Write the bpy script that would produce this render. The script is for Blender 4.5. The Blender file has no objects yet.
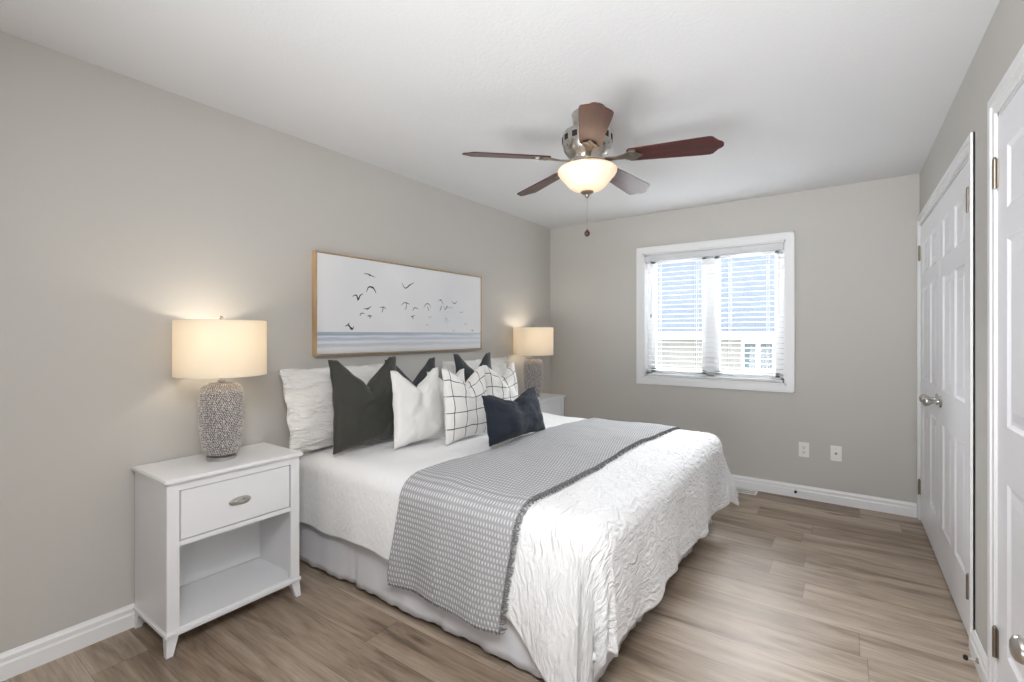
import bpy, bmesh, math, random
from mathutils import Vector, Matrix, noise
random.seed(7)
C = bpy.context.scene.collection
SC = bpy.context.scene
PI = math.pi
W, L, H = 3.028, 4.397, 2.44          # room width (x), depth of the back wall (y), ceiling height
YB = -2.2                             # the room goes on behind the camera

# ------------------------------------------------------------------ camera
cam = bpy.data.cameras.new('camera')
cam.lens = 472.126 / 1024 * 36
cam.sensor_width = 36
cam.shift_y = -(341 - 334.5) / 1024
cam.clip_start = 0.05
co = bpy.data.objects.new('camera', cam)
C.objects.link(co)
co.location = (2.595, 0, 1.299)
co.rotation_euler = (math.radians(90), 0, math.radians(35.18))
SC.camera = co

# ------------------------------------------------------------------ world, lights, exposure
wd = bpy.data.worlds.new('world')
SC.world = wd
wd.use_nodes = True
bg = wd.node_tree.nodes['Background']
bg.inputs[0].default_value = (0.95, 0.975, 1.0, 1)
bg.inputs[1].default_value = 4.2
SC.view_settings.view_transform = 'Standard'
SC.view_settings.look = 'None'
SC.view_settings.gamma = 1
SC.view_settings.use_curve_mapping = False
SC.view_settings.exposure = 0.85

def area_light(name, loc, rot, size, sizey, power, col):
    l = bpy.data.lights.new(name, 'AREA')
    l.shape = 'RECTANGLE'
    l.size = size
    l.size_y = sizey
    l.energy = power
    l.color = col
    o = bpy.data.objects.new(name, l)
    C.objects.link(o)
    o.location = loc
    o.rotation_euler = rot
    return o

# added fill lamp imitating a flash bounced off the ceiling, beside and behind the camera
fl_ = area_light('bounce_fill', (2.0, -1.1, 0.3), (0, 0, 0), 1.9, 1.8, 27, (0.94, 0.965, 1.0))
fl_.rotation_euler = Vector((.05, 1.55, 1.0)).to_track_quat('-Z', 'Y').to_euler()
fl_.data.spread = math.radians(80)
# added area lamp outside, strengthening the overcast sky light through the window
sk_ = area_light('sky_fill', (1.6, L + 1.5, 3.1), (0, 0, 0), 2.6, 1.6, 850, (0.93, 0.97, 1.0))
sk_.rotation_euler = Vector((0.1, -1.9, -1.7)).to_track_quat('-Z', 'Y').to_euler()
# added fill lamp below the ceiling, out of view above the camera
dl_ = area_light('overhead_fill', (2.6, 0.1, 2.42), (math.radians(25), 0, 0), 0.7, 1.0, 46, (0.95, 0.965, 1.0))

# ------------------------------------------------------------------ material helpers
def lin(c):
    return tuple((x / 12.92 if x <= .04045 else ((x + .055) / 1.055) ** 2.4) for x in c)

def rgb(r, g, b):
    return lin((r / 255, g / 255, b / 255)) + (1,)

class NT:
    def __init__(s, name):
        s.m = bpy.data.materials.new(name)
        s.m.use_nodes = True
        s.t = s.m.node_tree
        s.b = s.t.nodes['Principled BSDF']
        s.out = s.t.nodes['Material Output']

    def n(s, typ, **kw):
        nd = s.t.nodes.new(typ)
        for k, v in kw.items():
            if k.startswith('i_'):
                key = k[2:]
                key = int(key) if key.isdigit() else key.replace('_', ' ')
                nd.inputs[key].default_value = v
            else:
                setattr(nd, k, v)
        return nd

    def l(s, a, b):
        s.t.links.new(a, b)

    def math(s, op, a, b=None, c=None):
        nd = s.t.nodes.new('ShaderNodeMath')
        nd.operation = op
        for i, v in enumerate((a, b, c)):
            if v is None:
                continue
            if isinstance(v, (int, float)):
                nd.inputs[i].default_value = v
            else:
                s.l(v, nd.inputs[i])
        return nd.outputs[0]

    def mix(s, f, a, b, blend='MIX'):
        nd = s.t.nodes.new('ShaderNodeMix')
        nd.data_type = 'RGBA'
        nd.blend_type = blend
        for i, v in ((0, f), (6, a), (7, b)):
            if isinstance(v, (int, float, tuple)):
                nd.inputs[i].default_value = v
            else:
                s.l(v, nd.inputs[i])
        return nd.outputs[2]

    def bump(s, h, strength=.3, dist=.002):
        nd = s.n('ShaderNodeBump')
        nd.inputs['Strength'].default_value = strength
        nd.inputs['Distance'].default_value = dist
        s.l(h, nd.inputs['Height'])
        s.l(nd.outputs[0], s.b.inputs['Normal'])
        return nd

    def ramp(s, f, stops):
        nd = s.n('ShaderNodeValToRGB')
        e = nd.color_ramp.elements
        while len(e) < len(stops):
            e.new(.5)
        for i, (p, c) in enumerate(stops):
            e[i].position = p
            e[i].color = c
        s.l(f, nd.inputs[0])
        return nd.outputs[0]

def simple(name, col, rough=.5, metal=0, noise_scale=None, bump=.15, dist=.001, coat=0, sheen=0):
    t = NT(name)
    t.b.inputs['Base Color'].default_value = col
    t.b.inputs['Roughness'].default_value = rough
    t.b.inputs['Metallic'].default_value = metal
    if coat:
        t.b.inputs['Coat Weight'].default_value = coat
    if sheen:
        t.b.inputs['Sheen Weight'].default_value = sheen
    tc = t.n('ShaderNodeTexCoord')
    nz = t.n('ShaderNodeTexNoise', i_Scale=noise_scale or 30.0, i_Detail=4.0)
    t.l(tc.outputs['Object'], nz.inputs['Vector'])
    if noise_scale:
        t.bump(nz.outputs[0], bump, dist)
    else:
        v = t.math('MULTIPLY_ADD', nz.outputs[0], .06, rough - .03)
        t.l(v, t.b.inputs['Roughness'])
    return t.m

M = {}
M['wall'] = simple('greige_paint', rgb(196, 193, 187), .75, noise_scale=220, bump=.12, dist=.0006)
M['white_trim'] = simple('white_trim_paint', rgb(236, 236, 236), .35)
M['door_paint'] = simple('white_door_paint', rgb(242, 242, 246), .32)
M['furniture'] = simple('white_furniture_paint', rgb(232, 232, 233), .35)
M['nickel'] = simple('brushed_nickel', rgb(190, 186, 180), .28, 1)
M['nickel_dark'] = simple('aged_nickel', rgb(150, 142, 130), .35, 1)
M['plastic'] = simple('white_plastic', rgb(238, 238, 234), .4)
M['dark'] = simple('dark_cavity', rgb(25, 24, 24), .8)
M['velvet_dark'] = None
M['oak'] = None

def ceiling_mat():
    t = NT('knockdown_ceiling')
    t.b.inputs['Base Color'].default_value = rgb(220, 220, 220)
    t.b.inputs['Roughness'].default_value = .9
    tc = t.n('ShaderNodeTexCoord')
    a = t.n('ShaderNodeTexNoise', i_Scale=70.0, i_Detail=5.0, i_Roughness=.6)
    b = t.n('ShaderNodeTexNoise', i_Scale=22.0, i_Detail=3.0)
    t.l(tc.outputs['Object'], a.inputs['Vector'])
    t.l(tc.outputs['Object'], b.inputs['Vector'])
    h = t.math('ADD', t.ramp(a.outputs[0], [(.42, (0, 0, 0, 1)), (.6, (1, 1, 1, 1))]), t.math('MULTIPLY', b.outputs[0], .6))
    t.bump(h, .2, .0016)
    return t.m
M['ceiling'] = ceiling_mat()

def floor_mat():
    t = NT('oak_vinyl_planks')
    tc = t.n('ShaderNodeTexCoord')
    sp = t.n('ShaderNodeSeparateXYZ')
    t.l(tc.outputs['Object'], sp.inputs[0])
    x, y = sp.outputs[0], sp.outputs[1]
    PW, PL = .182, 1.22
    yr = t.math('DIVIDE', y, PW)
    row = t.math('FLOOR', yr)
    wn = t.n('ShaderNodeTexWhiteNoise', noise_dimensions='1D')
    t.l(row, wn.inputs['W'])
    xr = t.math('ADD', t.math('DIVIDE', x, PL), t.math('MULTIPLY', wn.outputs[0], 7.3))
    colm = t.math('FLOOR', xr)
    cid = t.n('ShaderNodeCombineXYZ')
    t.l(row, cid.inputs[0]); t.l(colm, cid.inputs[1])
    w2 = t.n('ShaderNodeTexWhiteNoise', noise_dimensions='3D')
    t.l(cid.outputs[0], w2.inputs['Vector'])
    # long grain, shifted per plank
    gv = t.n('ShaderNodeCombineXYZ')
    t.l(t.math('ADD', t.math('MULTIPLY', x, 1.0), t.math('MULTIPLY', w2.outputs[0], 31)), gv.inputs[0])
    t.l(t.math('MULTIPLY', y, 7.5), gv.inputs[1])
    t.l(t.math('MULTIPLY', w2.outputs[0], 9), gv.inputs[2])
    g1 = t.n('ShaderNodeTexNoise', i_Scale=1.6, i_Detail=5.0, i_Roughness=.6, i_Distortion=.5)
    t.l(gv.outputs[0], g1.inputs['Vector'])
    g2 = t.n('ShaderNodeTexNoise', i_Scale=14.0, i_Detail=4.0, i_Roughness=.7)
    gv2 = t.n('ShaderNodeVectorMath', operation='MULTIPLY')
    gv2.inputs[1].default_value = (.35, 1, 1)
    t.l(gv.outputs[0], gv2.inputs[0]); t.l(gv2.outputs[0], g2.inputs['Vector'])
    base = t.ramp(w2.outputs[0], [(0, rgb(166, 148, 130)), (.35, rgb(184, 168, 151)), (.7, rgb(196, 180, 163)), (1, rgb(176, 158, 140))])
    grain = t.ramp(g1.outputs[0], [(.33, rgb(148, 138, 128)), (.5, rgb(225, 220, 214)), (.66, rgb(255, 255, 255))])
    c = t.mix(.85, base, grain, 'MULTIPLY')
    fine = t.ramp(g2.outputs[0], [(.35, rgb(205, 200, 195)), (.6, rgb(255, 255, 255))])
    c = t.mix(.6, c, fine, 'MULTIPLY')
    # knots
    kv = t.n('ShaderNodeCombineXYZ')
    t.l(t.math('ADD', t.math('MULTIPLY', x, 1.1), t.math('MULTIPLY', w2.outputs[0], 17)), kv.inputs[0])
    t.l(t.math('MULTIPLY', y, 4.0), kv.inputs[1])
    vo = t.n('ShaderNodeTexVoronoi', i_Scale=1.1)
    t.l(kv.outputs[0], vo.inputs['Vector'])
    kn = t.ramp(vo.outputs['Distance'], [(.02, rgb(120, 100, 84)), (.11, rgb(255, 255, 255))])
    c = t.mix(.7, c, kn, 'MULTIPLY')
    # joints
    fy = t.math('ABSOLUTE', t.math('SUBTRACT', t.math('FRACT', yr), .5))
    fx = t.math('ABSOLUTE', t.math('SUBTRACT', t.math('FRACT', xr), .5))
    j = t.math('MAXIMUM', t.math('GREATER_THAN', fy, .5 - .0012 / PW), t.math('GREATER_THAN', fx, .5 - .0012 / PL))
    c = t.mix(t.math('MULTIPLY', j, .55), c, rgb(70, 58, 50))
    t.l(c, t.b.inputs['Base Color'])
    r = t.math('MULTIPLY_ADD', g1.outputs[0], .16, .40)
    t.l(r, t.b.inputs['Roughness'])
    t.bump(t.math('SUBTRACT', t.math('MULTIPLY', g2.outputs[0], .25), j), .25, .001)
    return t.m
M['floor'] = floor_mat()

def wood_mat(name, c1, c2, rough=.4, sc=(1, 1, 1), scale=6, coat=0):
    t = NT(name)
    tc = t.n('ShaderNodeTexCoord')
    mp = t.n('ShaderNodeMapping')
    mp.inputs['Scale'].default_value = sc
    nz = t.n('ShaderNodeTexNoise', i_Scale=float(scale), i_Detail=5.0, i_Distortion=.4)
    t.l(tc.outputs['Object'], mp.inputs[0]); t.l(mp.outputs[0], nz.inputs['Vector'])
    t.l(t.ramp(nz.outputs[0], [(.35, c1), (.65, c2)]), t.b.inputs['Base Color'])
    t.b.inputs['Roughness'].default_value = rough
    if coat:
        t.b.inputs['Coat Weight'].default_value = coat
        t.b.inputs['Coat Roughness'].default_value = .15
    return t.m
M['oak'] = wood_mat('natural_oak_frame', rgb(186, 156, 116), rgb(204, 176, 136), .5, (10, 10, 1), 5)
M['mahogany'] = wood_mat('mahogany_blade', rgb(48, 18, 16), rgb(80, 29, 23), .34, (1, 12, 12), 4, coat=.35)

def cloth_uv(t):
    uv = t.n('ShaderNodeUVMap')
    return uv.outputs[0]

def duvet_mat():
    t = NT('white_crinkled_matelasse')
    t.b.inputs['Base Color'].default_value = rgb(238, 238, 238)
    t.b.inputs['Roughness'].default_value = .85
    t.b.inputs['Sheen Weight'].default_value = .25
    uv = cloth_uv(t)
    nz = t.n('ShaderNodeTexNoise', i_Scale=9.0, i_Detail=2.0)
    t.l(uv, nz.inputs['Vector'])
    dv = t.n('ShaderNodeVectorMath', operation='MULTIPLY_ADD')
    t.l(nz.outputs['Color'], dv.inputs[0])
    dv.inputs[1].default_value = (.10, .10, 0)
    t.l(uv, dv.inputs[2])
    mp = t.n('ShaderNodeMapping')
    mp.inputs['Scale'].default_value = (60, 20, 1)
    t.l(dv.outputs[0], mp.inputs[0])
    n2 = t.n('ShaderNodeTexNoise', i_Scale=1.0, i_Detail=2.5, i_Roughness=.55)
    t.l(mp.outputs[0], n2.inputs['Vector'])
    # smoother towards the head of the bed, crinkled on the foot half
    sp = t.n('ShaderNodeSeparateXYZ')
    t.l(uv, sp.inputs[0])
    k = t.n('ShaderNodeMapRange', i_1=1.2, i_2=1.9, i_3=.25, i_4=1.0)
    t.l(sp.outputs[0], k.inputs[0])
    hh = t.math('MULTIPLY', n2.outputs[0], k.outputs[0])
    t.bump(hh, 1.0, .022)
    return t.m
M['duvet'] = duvet_mat()

def throw_mat():
    t = NT('grey_waffle_weave')
    uv = cloth_uv(t)
    sp = t.n('ShaderNodeSeparateXYZ')
    t.l(uv, sp.inputs[0])
    vr = t.math('DIVIDE', t.math('ADD', sp.outputs[1], 3), .024)
    ro = t.math('MULTIPLY', t.math('MODULO', t.math('FLOOR', vr), 2), .5)
    ur = t.math('ADD', t.math('DIVIDE', t.math('ADD', sp.outputs[0], 3), .0145), ro)
    def band(x, half, soft):
        a = t.math('ABSOLUTE', t.math('SUBTRACT', t.math('FRACT', x), .5))
        m = t.n('ShaderNodeMapRange', interpolation_type='SMOOTHSTEP', i_1=half - soft, i_2=half + soft, i_3=1.0, i_4=0.0)
        t.l(a, m.inputs[0])
        return m.outputs[0]
    mk = t.math('MULTIPLY', band(ur, .20, .16), band(vr, .28, .16))
    t.l(t.mix(mk, rgb(158, 158, 160), rgb(222, 222, 222)), t.b.inputs['Base Color'])
    t.b.inputs['Roughness'].default_value = .95
    t.bump(mk, .7, .005)
    return t.m
M['throw'] = throw_mat()
M['fringe'] = simple('grey_fringe_yarn', rgb(112, 112, 112), .95, noise_scale=300)

def fabric(name, col, rough=.9, scale=400, bump=.25, wr=7, wamt=.5, sheen=.2, wdist=.012, tint=None):
    t = NT(name)
    t.b.inputs['Base Color'].default_value = col
    t.b.inputs['Roughness'].default_value = rough
    t.b.inputs['Sheen Weight'].default_value = sheen
    t.b.inputs['Sheen Roughness'].default_value = .4
    if tint:
        t.b.inputs['Sheen Tint'].default_value = tint
    tc = t.n('ShaderNodeTexCoord')
    a = t.n('ShaderNodeTexNoise', i_Scale=float(scale), i_Detail=2.0)
    b = t.n('ShaderNodeTexNoise', i_Scale=float(wr), i_Detail=3.0, i_Distortion=.8)
    t.l(tc.outputs['Object'], a.inputs['Vector']); t.l(tc.outputs['Object'], b.inputs['Vector'])
    h = t.math('ADD', t.math('MULTIPLY', a.outputs[0], bump * .1), t.math('MULTIPLY', b.outputs[0], 1))
    t.bump(h, wamt, wdist)
    return t
M['skirt'] = fabric('white_cotton_skirt', rgb(222, 222, 226), .9, 300, .2, 4, .2).m
M['velvet_dark'] = fabric('charcoal_velvet', rgb(58, 58, 52), .85, 500, .3, 6, .6, .3, .03).m
M['velvet_mid'] = fabric('slate_velvet', rgb(54, 57, 60), .85, 500, .3, 6, .6, .3, .03).m
M['navy'] = fabric('navy_velvet', rgb(26, 33, 45), .9, 500, .3, 6, .5, .08, .02).m
M['cotton'] = fabric('plain_white_cotton', rgb(226, 225, 222), .9, 400, .4, 5, .25).m
M['mattress'] = fabric('mattress_ticking', rgb(225, 225, 225), .9).m

def sham_mat():
    t = NT('crinkled_white_sham')
    t.b.inputs['Base Color'].default_value = rgb(226, 224, 220)
    t.b.inputs['Roughness'].default_value = .9
    tc = t.n('ShaderNodeTexCoord')
    mp = t.n('ShaderNodeMapping')
    mp.inputs['Scale'].default_value = (8, 8, 30)
    t.l(tc.outputs['Object'], mp.inputs[0])
    n = t.n('ShaderNodeTexNoise', i_Scale=1.0, i_Detail=3.0, i_Distortion=1.2)
    t.l(mp.outputs[0], n.inputs['Vector'])
    t.bump(n.outputs[0], .9, .03)
    return t.m
M['sham'] = sham_mat()

def plaid_mat():
    t = fabric('white_windowpane_plaid', rgb(228, 226, 222), .9, 250, .6, 6, .3)
    uv = cloth_uv(t)
    nz = t.n('ShaderNodeTexNoise', i_Scale=8.0)
    t.l(uv, nz.inputs['Vector'])
    dv = t.n('ShaderNodeVectorMath', operation='MULTIPLY_ADD')
    t.l(nz.outputs['Color'], dv.inputs[0])
    dv.inputs[1].default_value = (.012, .012, 0)
    t.l(uv, dv.inputs[2])
    sp = t.n('ShaderNodeSeparateXYZ')
    t.l(dv.outputs[0], sp.inputs[0])
    P = .096
    ms = []
    for k, o in ((0, .035), (1, .03)):
        f = t.math('FRACT', t.math('DIVIDE', t.math('ADD', sp.outputs[k], 5 + o), P))
        ms.append(t.math('LESS_THAN', f, .055))
    m = t.math('MAXIMUM', ms[0], ms[1])
    t.l(t.mix(m, rgb(228, 226, 222), rgb(48, 46, 46)), t.b.inputs['Base Color'])
    return t.m
M['plaid'] = plaid_mat()

def shade_mat(name='linen_shade', col=rgb(244, 236, 220)):
    t = NT(name)
    t.b.inputs['Base Color'].default_value = col
    t.b.inputs['Roughness'].default_value = .9
    tc = t.n('ShaderNodeTexCoord')
    mp = t.n('ShaderNodeMapping')
    mp.inputs['Scale'].default_value = (1, 1, .15)
    nz = t.n('ShaderNodeTexNoise', i_Scale=180.0, i_Detail=2.0)
    t.l(tc.outputs['Object'], mp.inputs[0]); t.l(mp.outputs[0], nz.inputs['Vector'])
    t.bump(nz.outputs[0], .1, .0005)
    tr = t.n('ShaderNodeBsdfTranslucent')
    tr.inputs[0].default_value = rgb(246, 238, 224)
    mx = t.n('ShaderNodeMixShader')
    mx.inputs[0].default_value = .42
    t.l(t.b.outputs[0], mx.inputs[1]); t.l(tr.outputs[0], mx.inputs[2])
    t.l(mx.outputs[0], t.out.inputs[0])
    return t.m
M['shade'] = shade_mat()

def bead_mat():
    t = NT('beaded_ceramic_glaze')
    t.b.inputs['Roughness'].default_value = .45
    g = t.n('ShaderNodeTexCoord')
    nz = t.n('ShaderNodeTexNoise', i_Scale=60.0)
    t.l(g.outputs['Object'], nz.inputs['Vector'])
    t.l(t.ramp(nz.outputs[0], [(.3, rgb(176, 170, 166)), (.7, rgb(222, 216, 208))]), t.b.inputs['Base Color'])
    return t.m
M['bead'] = bead_mat()
M['ceramic'] = simple('grey_ceramic_body', rgb(112, 106, 108), .5)

def glass_bowl():
    t = NT('frosted_bowl_glass')
    t.b.inputs['Base Color'].default_value = rgb(250, 240, 224)
    t.b.inputs['Roughness'].default_value = .35
    t.b.inputs['Emission Color'].default_value = (1, .86, .68, 1)
    t.b.inputs['Emission Strength'].default_value = .08
    tr = t.n('ShaderNodeBsdfTranslucent')
    tr.inputs[0].default_value = rgb(255, 232, 200)
    mx = t.n('ShaderNodeMixShader')
    mx.inputs[0].default_value = .25
    t.l(t.b.outputs[0], mx.inputs[1]); t.l(tr.outputs[0], mx.inputs[2])
    t.l(mx.outputs[0], t.out.inputs[0])
    return t.m
M['bowl'] = glass_bowl()

def blind_mat():
    t = NT('white_faux_wood_slat')
    t.b.inputs['Base Color'].default_value = rgb(228, 229, 231)
    t.b.inputs['Roughness'].default_value = .4
    tr = t.n('ShaderNodeBsdfTranslucent')
    tr.inputs[0].default_value = rgb(240, 242, 244)
    mx = t.n('ShaderNodeMixShader')
    mx.inputs[0].default_value = .12
    t.l(t.b.outputs[0], mx.inputs[1]); t.l(tr.outputs[0], mx.inputs[2])
    t.l(mx.outputs[0], t.out.inputs[0])
    return t.m
M['slat'] = blind_mat()

def pane_mat():
    t = NT('window_glass')
    tp = t.n('ShaderNodeBsdfTransparent')
    gl = t.n('ShaderNodeBsdfGlossy')
    gl.inputs['Roughness'].default_value = .02
    fr = t.n('ShaderNodeFresnel', i_IOR=1.35)
    mx = t.n('ShaderNodeMixShader')
    t.l(fr.outputs[0], mx.inputs[0]); t.l(tp.outputs[0], mx.inputs[1]); t.l(gl.outputs[0], mx.inputs[2])
    t.l(mx.outputs[0], t.out.inputs[0])
    return t.m
M['glass'] = pane_mat()

def canvas_mat(z0, zh, z1, y0, y1):
    t = NT('seascape_paint')
    tc = t.n('ShaderNodeTexCoord')
    sp = t.n('ShaderNodeSeparateXYZ')
    t.l(tc.outputs['Object'], sp.inputs[0])
    z = sp.outputs[2]
    mp = t.n('ShaderNodeMapping')
    mp.inputs['Scale'].default_value = (1, 3, 42)
    t.l(tc.outputs['Object'], mp.inputs[0])
    nz = t.n('ShaderNodeTexNoise', i_Scale=1.2, i_Detail=5.0, i_Roughness=.6)
    t.l(mp.outputs[0], nz.inputs['Vector'])
    zz = t.math('ADD', z, t.math('MULTIPLY', t.math('SUBTRACT', nz.outputs[0], .5), .035))
    n = t.n('ShaderNodeMapRange', i_1=z0, i_2=zh)
    t.l(zz, n.inputs[0])
    sea = t.ramp(n.outputs[0], [(0, rgb(196, 198, 200)), (.22, rgb(226, 226, 226)), (.38, rgb(190, 194, 200)), (.52, rgb(228, 230, 234)), (.68, rgb(176, 188, 204)), (.78, rgb(226, 230, 234)), (.9, rgb(150, 166, 184)), (1, rgb(176, 188, 198))])
    n2 = t.n('ShaderNodeTexNoise', i_Scale=2.0, i_Detail=2.0)
    t.l(tc.outputs['Object'], n2.inputs['Vector'])
    sky = t.ramp(n2.outputs[0], [(.3, rgb(226, 227, 229)), (.7, rgb(236, 236, 236))])
    st = t.math('GREATER_THAN', z, zh)
    # paler sea towards the far end
    yy = t.n('ShaderNodeMapRange', i_1=y0, i_2=y1, i_3=0.0, i_4=.55)
    t.l(sp.outputs[1], yy.inputs[0])
    sea = t.mix(yy.outputs[0], sea, rgb(222, 224, 228))
    t.l(t.mix(st, sea, sky), t.b.inputs['Base Color'])
    t.b.inputs['Roughness'].default_value = .7
    w = t.n('ShaderNodeTexNoise', i_Scale=600.0)
    t.l(tc.outputs['Object'], w.inputs['Vector'])
    t.bump(w.outputs[0], .1, .0005)
    return t.m

def siding_mat(name, c, pitch=.1):
    t = NT(name)
    t.b.inputs['Base Color'].default_value = c
    t.b.inputs['Roughness'].default_value = .6
    tc = t.n('ShaderNodeTexCoord')
    sp = t.n('ShaderNodeSeparateXYZ')
    t.l(tc.outputs['Object'], sp.inputs[0])
    f = t.math('FRACT', t.math('DIVIDE', sp.outputs[2], pitch))
    t.bump(f, .6, .02)
    d = t.math('LESS_THAN', f, .08)
    t.l(t.mix(t.math('MULTIPLY', d, .5), c, rgb(120, 120, 122)), t.b.inputs['Base Color'])
    return t.m
M['siding'] = siding_mat('pale_vinyl_siding', rgb(106, 105, 103), .13)

def shingle_mat():
    t = NT('blue_grey_shingles')
    tc = t.n('ShaderNodeTexCoord')
    br = t.n('ShaderNodeTexBrick')
    br.inputs['Color1'].default_value = rgb(70, 79, 90)
    br.inputs['Color2'].default_value = rgb(76, 85, 97)
    br.inputs['Mortar'].default_value = rgb(63, 72, 83)
    br.inputs['Scale'].default_value = 3.0
    t.l(tc.outputs['Object'], br.inputs['Vector'])
    t.l(br.outputs[0], t.b.inputs['Base Color'])
    t.b.inputs['Roughness'].default_value = .9
    return t.m
M['shingle'] = shingle_mat()
M['ext_glass'] = simple('dull_window_glass', rgb(62, 74, 80), .5)
M['grass'] = simple('lawn_green', rgb(96, 110, 74), .95, noise_scale=60, bump=.6, dist=.02)

# ------------------------------------------------------------------ mesh helpers
def obj(name, verts, faces, mat, parent=None, loc=(0, 0, 0), smooth=False, uvs=None, mats=None, fm=None, sharp=None):
    me = bpy.data.meshes.new(name)
    me.from_pydata([tuple(v) for v in verts], [], faces)
    for m in (mats or [mat]):
        me.materials.append(m)
    if fm:
        for p, i in zip(me.polygons, fm):
            p.material_index = i
    if uvs:
        ul = me.uv_layers.new(name='UVMap')
        for p in me.polygons:
            for li in p.loop_indices:
                ul.data[li].uv = uvs[me.loops[li].vertex_index]
    bm = bmesh.new(); bm.from_mesh(me)
    bmesh.ops.recalc_face_normals(bm, faces=bm.faces)
    bm.to_mesh(me); bm.free()
    if smooth:
        for p in me.polygons:
            p.use_smooth = True
        if sharp:
            me.set_sharp_from_angle(angle=math.radians(sharp))
    o = bpy.data.objects.new(name, me)
    C.objects.link(o)
    o.location = loc
    if parent:
        o.parent = parent
    return o

class G:
    """geometry collector: everything added becomes ONE mesh object"""
    def __init__(s):
        s.v = []; s.f = []; s.m = []; s.cur = 0
    def add(s, v, f):
        k = len(s.v)
        s.v += [Vector(p) for p in v]
        for q in f:
            s.f.append([i + k for i in q]); s.m.append(s.cur)
        return s
    def box(s, a, b, bev=0.0):
        x0, y0, z0 = a; x1, y1, z1 = b
        if bev <= 0:
            v = [(x0, y0, z0), (x1, y0, z0), (x1, y1, z0), (x0, y1, z0), (x0, y0, z1), (x1, y0, z1), (x1, y1, z1), (x0, y1, z1)]
            return s.add(v, [(0, 3, 2, 1), (4, 5, 6, 7), (0, 1, 5, 4), (1, 2, 6, 5), (2, 3, 7, 6), (3, 0, 4, 7)])
        bm = bmesh.new()
        bmesh.ops.create_cube(bm, size=1)
        for p in bm.verts:
            p.co = Vector(((x0 + x1) / 2 + p.co.x * (x1 - x0), (y0 + y1) / 2 + p.co.y * (y1 - y0), (z0 + z1) / 2 + p.co.z * (z1 - z0)))
        bev = min(bev, .45 * min(x1 - x0, y1 - y0, z1 - z0))
        bmesh.ops.bevel(bm, geom=bm.edges[:], offset=bev, segments=2, affect='EDGES')
        bm.verts.index_update()
        s.add([p.co.copy() for p in bm.verts], [[q.index for q in f.verts] for f in bm.faces])
        bm.free()
        return s
    def taper(s, a, b, a2, b2, z0, z1):
        # a frustum box: bottom rect a..b at z0, top rect a2..b2 at z1
        v = [(a[0], a[1], z0), (b[0], a[1], z0), (b[0], b[1], z0), (a[0], b[1], z0), (a2[0], a2[1], z1), (b2[0], a2[1], z1), (b2[0], b2[1], z1), (a2[0], b2[1], z1)]
        return s.add(v, [(0, 3, 2, 1), (4, 5, 6, 7), (0, 1, 5, 4), (1, 2, 6, 5), (2, 3, 7, 6), (3, 0, 4, 7)])
    def lathe(s, prof, n=32, axis='z', c=(0, 0, 0), closed=True):
        v = []; f = []
        for r, z in prof:
            for i in range(n):
                a = 2 * PI * i / n
                p = (r * math.cos(a), r * math.sin(a), z)
                if axis == 'x': p = (z, r * math.cos(a), r * math.sin(a))
                if axis == 'y': p = (r * math.cos(a), z, r * math.sin(a))
                v.append((p[0] + c[0], p[1] + c[1], p[2] + c[2]))
        for j in range(len(prof) - 1):
            for i in range(n):
                f.append((j * n + i, j * n + (i + 1) % n, (j + 1) * n + (i + 1) % n, (j + 1) * n + i))
        if closed:
            f.append(list(range(n))[::-1]); f.append([(len(prof) - 1) * n + i for i in range(n)])
        return s.add(v, f)
    def tube(s, pts, r, n=8, closed=False):
        pts = [Vector(p) for p in pts]
        N = len(pts); v = []; f = []
        for i, p in enumerate(pts):
            if closed:
                d = pts[(i + 1) % N] - pts[i - 1]
            else:
                d = pts[min(i + 1, N - 1)] - pts[max(i - 1, 0)]
            d.normalize()
            up = Vector((0, 0, 1)) if abs(d.z) < .95 else Vector((1, 0, 0))
            a = d.cross(up).normalized(); b = d.cross(a)
            rr = r[i] if isinstance(r, (list, tuple)) else r
            for k in range(n):
                t = 2 * PI * k / n
                v.append(p + a * math.cos(t) * rr + b * math.sin(t) * rr)
        for i in range(N if closed else N - 1):
            for k in range(n):
                j = (i + 1) % N
                f.append((i * n + k, i * n + (k + 1) % n, j * n + (k + 1) % n, j * n + k))
        if not closed:
            f.append(list(range(n))[::-1]); f.append([(N - 1) * n + k for k in range(n)])
        return s.add(v, f)
    def ball(s, c, r, n=12, m=8, sx=1, sy=1, sz=1):
        v = [(c[0], c[1], c[2] - r * sz)]; f = []
        for j in range(1, m):
            p = PI * j / m
            for i in range(n):
                a = 2 * PI * i / n
                v.append((c[0] + r * sx * math.sin(p) * math.cos(a), c[1] + r * sy * math.sin(p) * math.sin(a), c[2] - r * sz * math.cos(p)))
        v.append((c[0], c[1], c[2] + r * sz))
        for i in range(n):
            f.append((0, 1 + (i + 1) % n, 1 + i))
            for j in range(m - 2):
                f.append((1 + j * n + i, 1 + j * n + (i + 1) % n, 1 + (j + 1) * n + (i + 1) % n, 1 + (j + 1) * n + i))
            f.append((1 + (m - 2) * n + i, 1 + (m - 2) * n + (i + 1) % n, len(v) - 1))
        return s.add(v, f)
    def sweep(s, prof, path_a, path_b):
        # straight extrusion of a closed profile (list of offset vectors) from a to b
        n = len(prof)
        v = [Vector(path_a) + Vector(p) for p in prof] + [Vector(path_b) + Vector(p) for p in prof]
        f = [(i, (i + 1) % n, n + (i + 1) % n, n + i) for i in range(n)] + [list(range(n))[::-1], [n + i for i in range(n)]]
        return s.add(v, f)
    def build(s, name, mat, parent=None, loc=(0, 0, 0), smooth=False, mats=None, sharp=40):
        return obj(name, s.v, s.f, mat, parent, loc, smooth, mats=mats, fm=s.m if mats else None, sharp=sharp)

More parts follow.
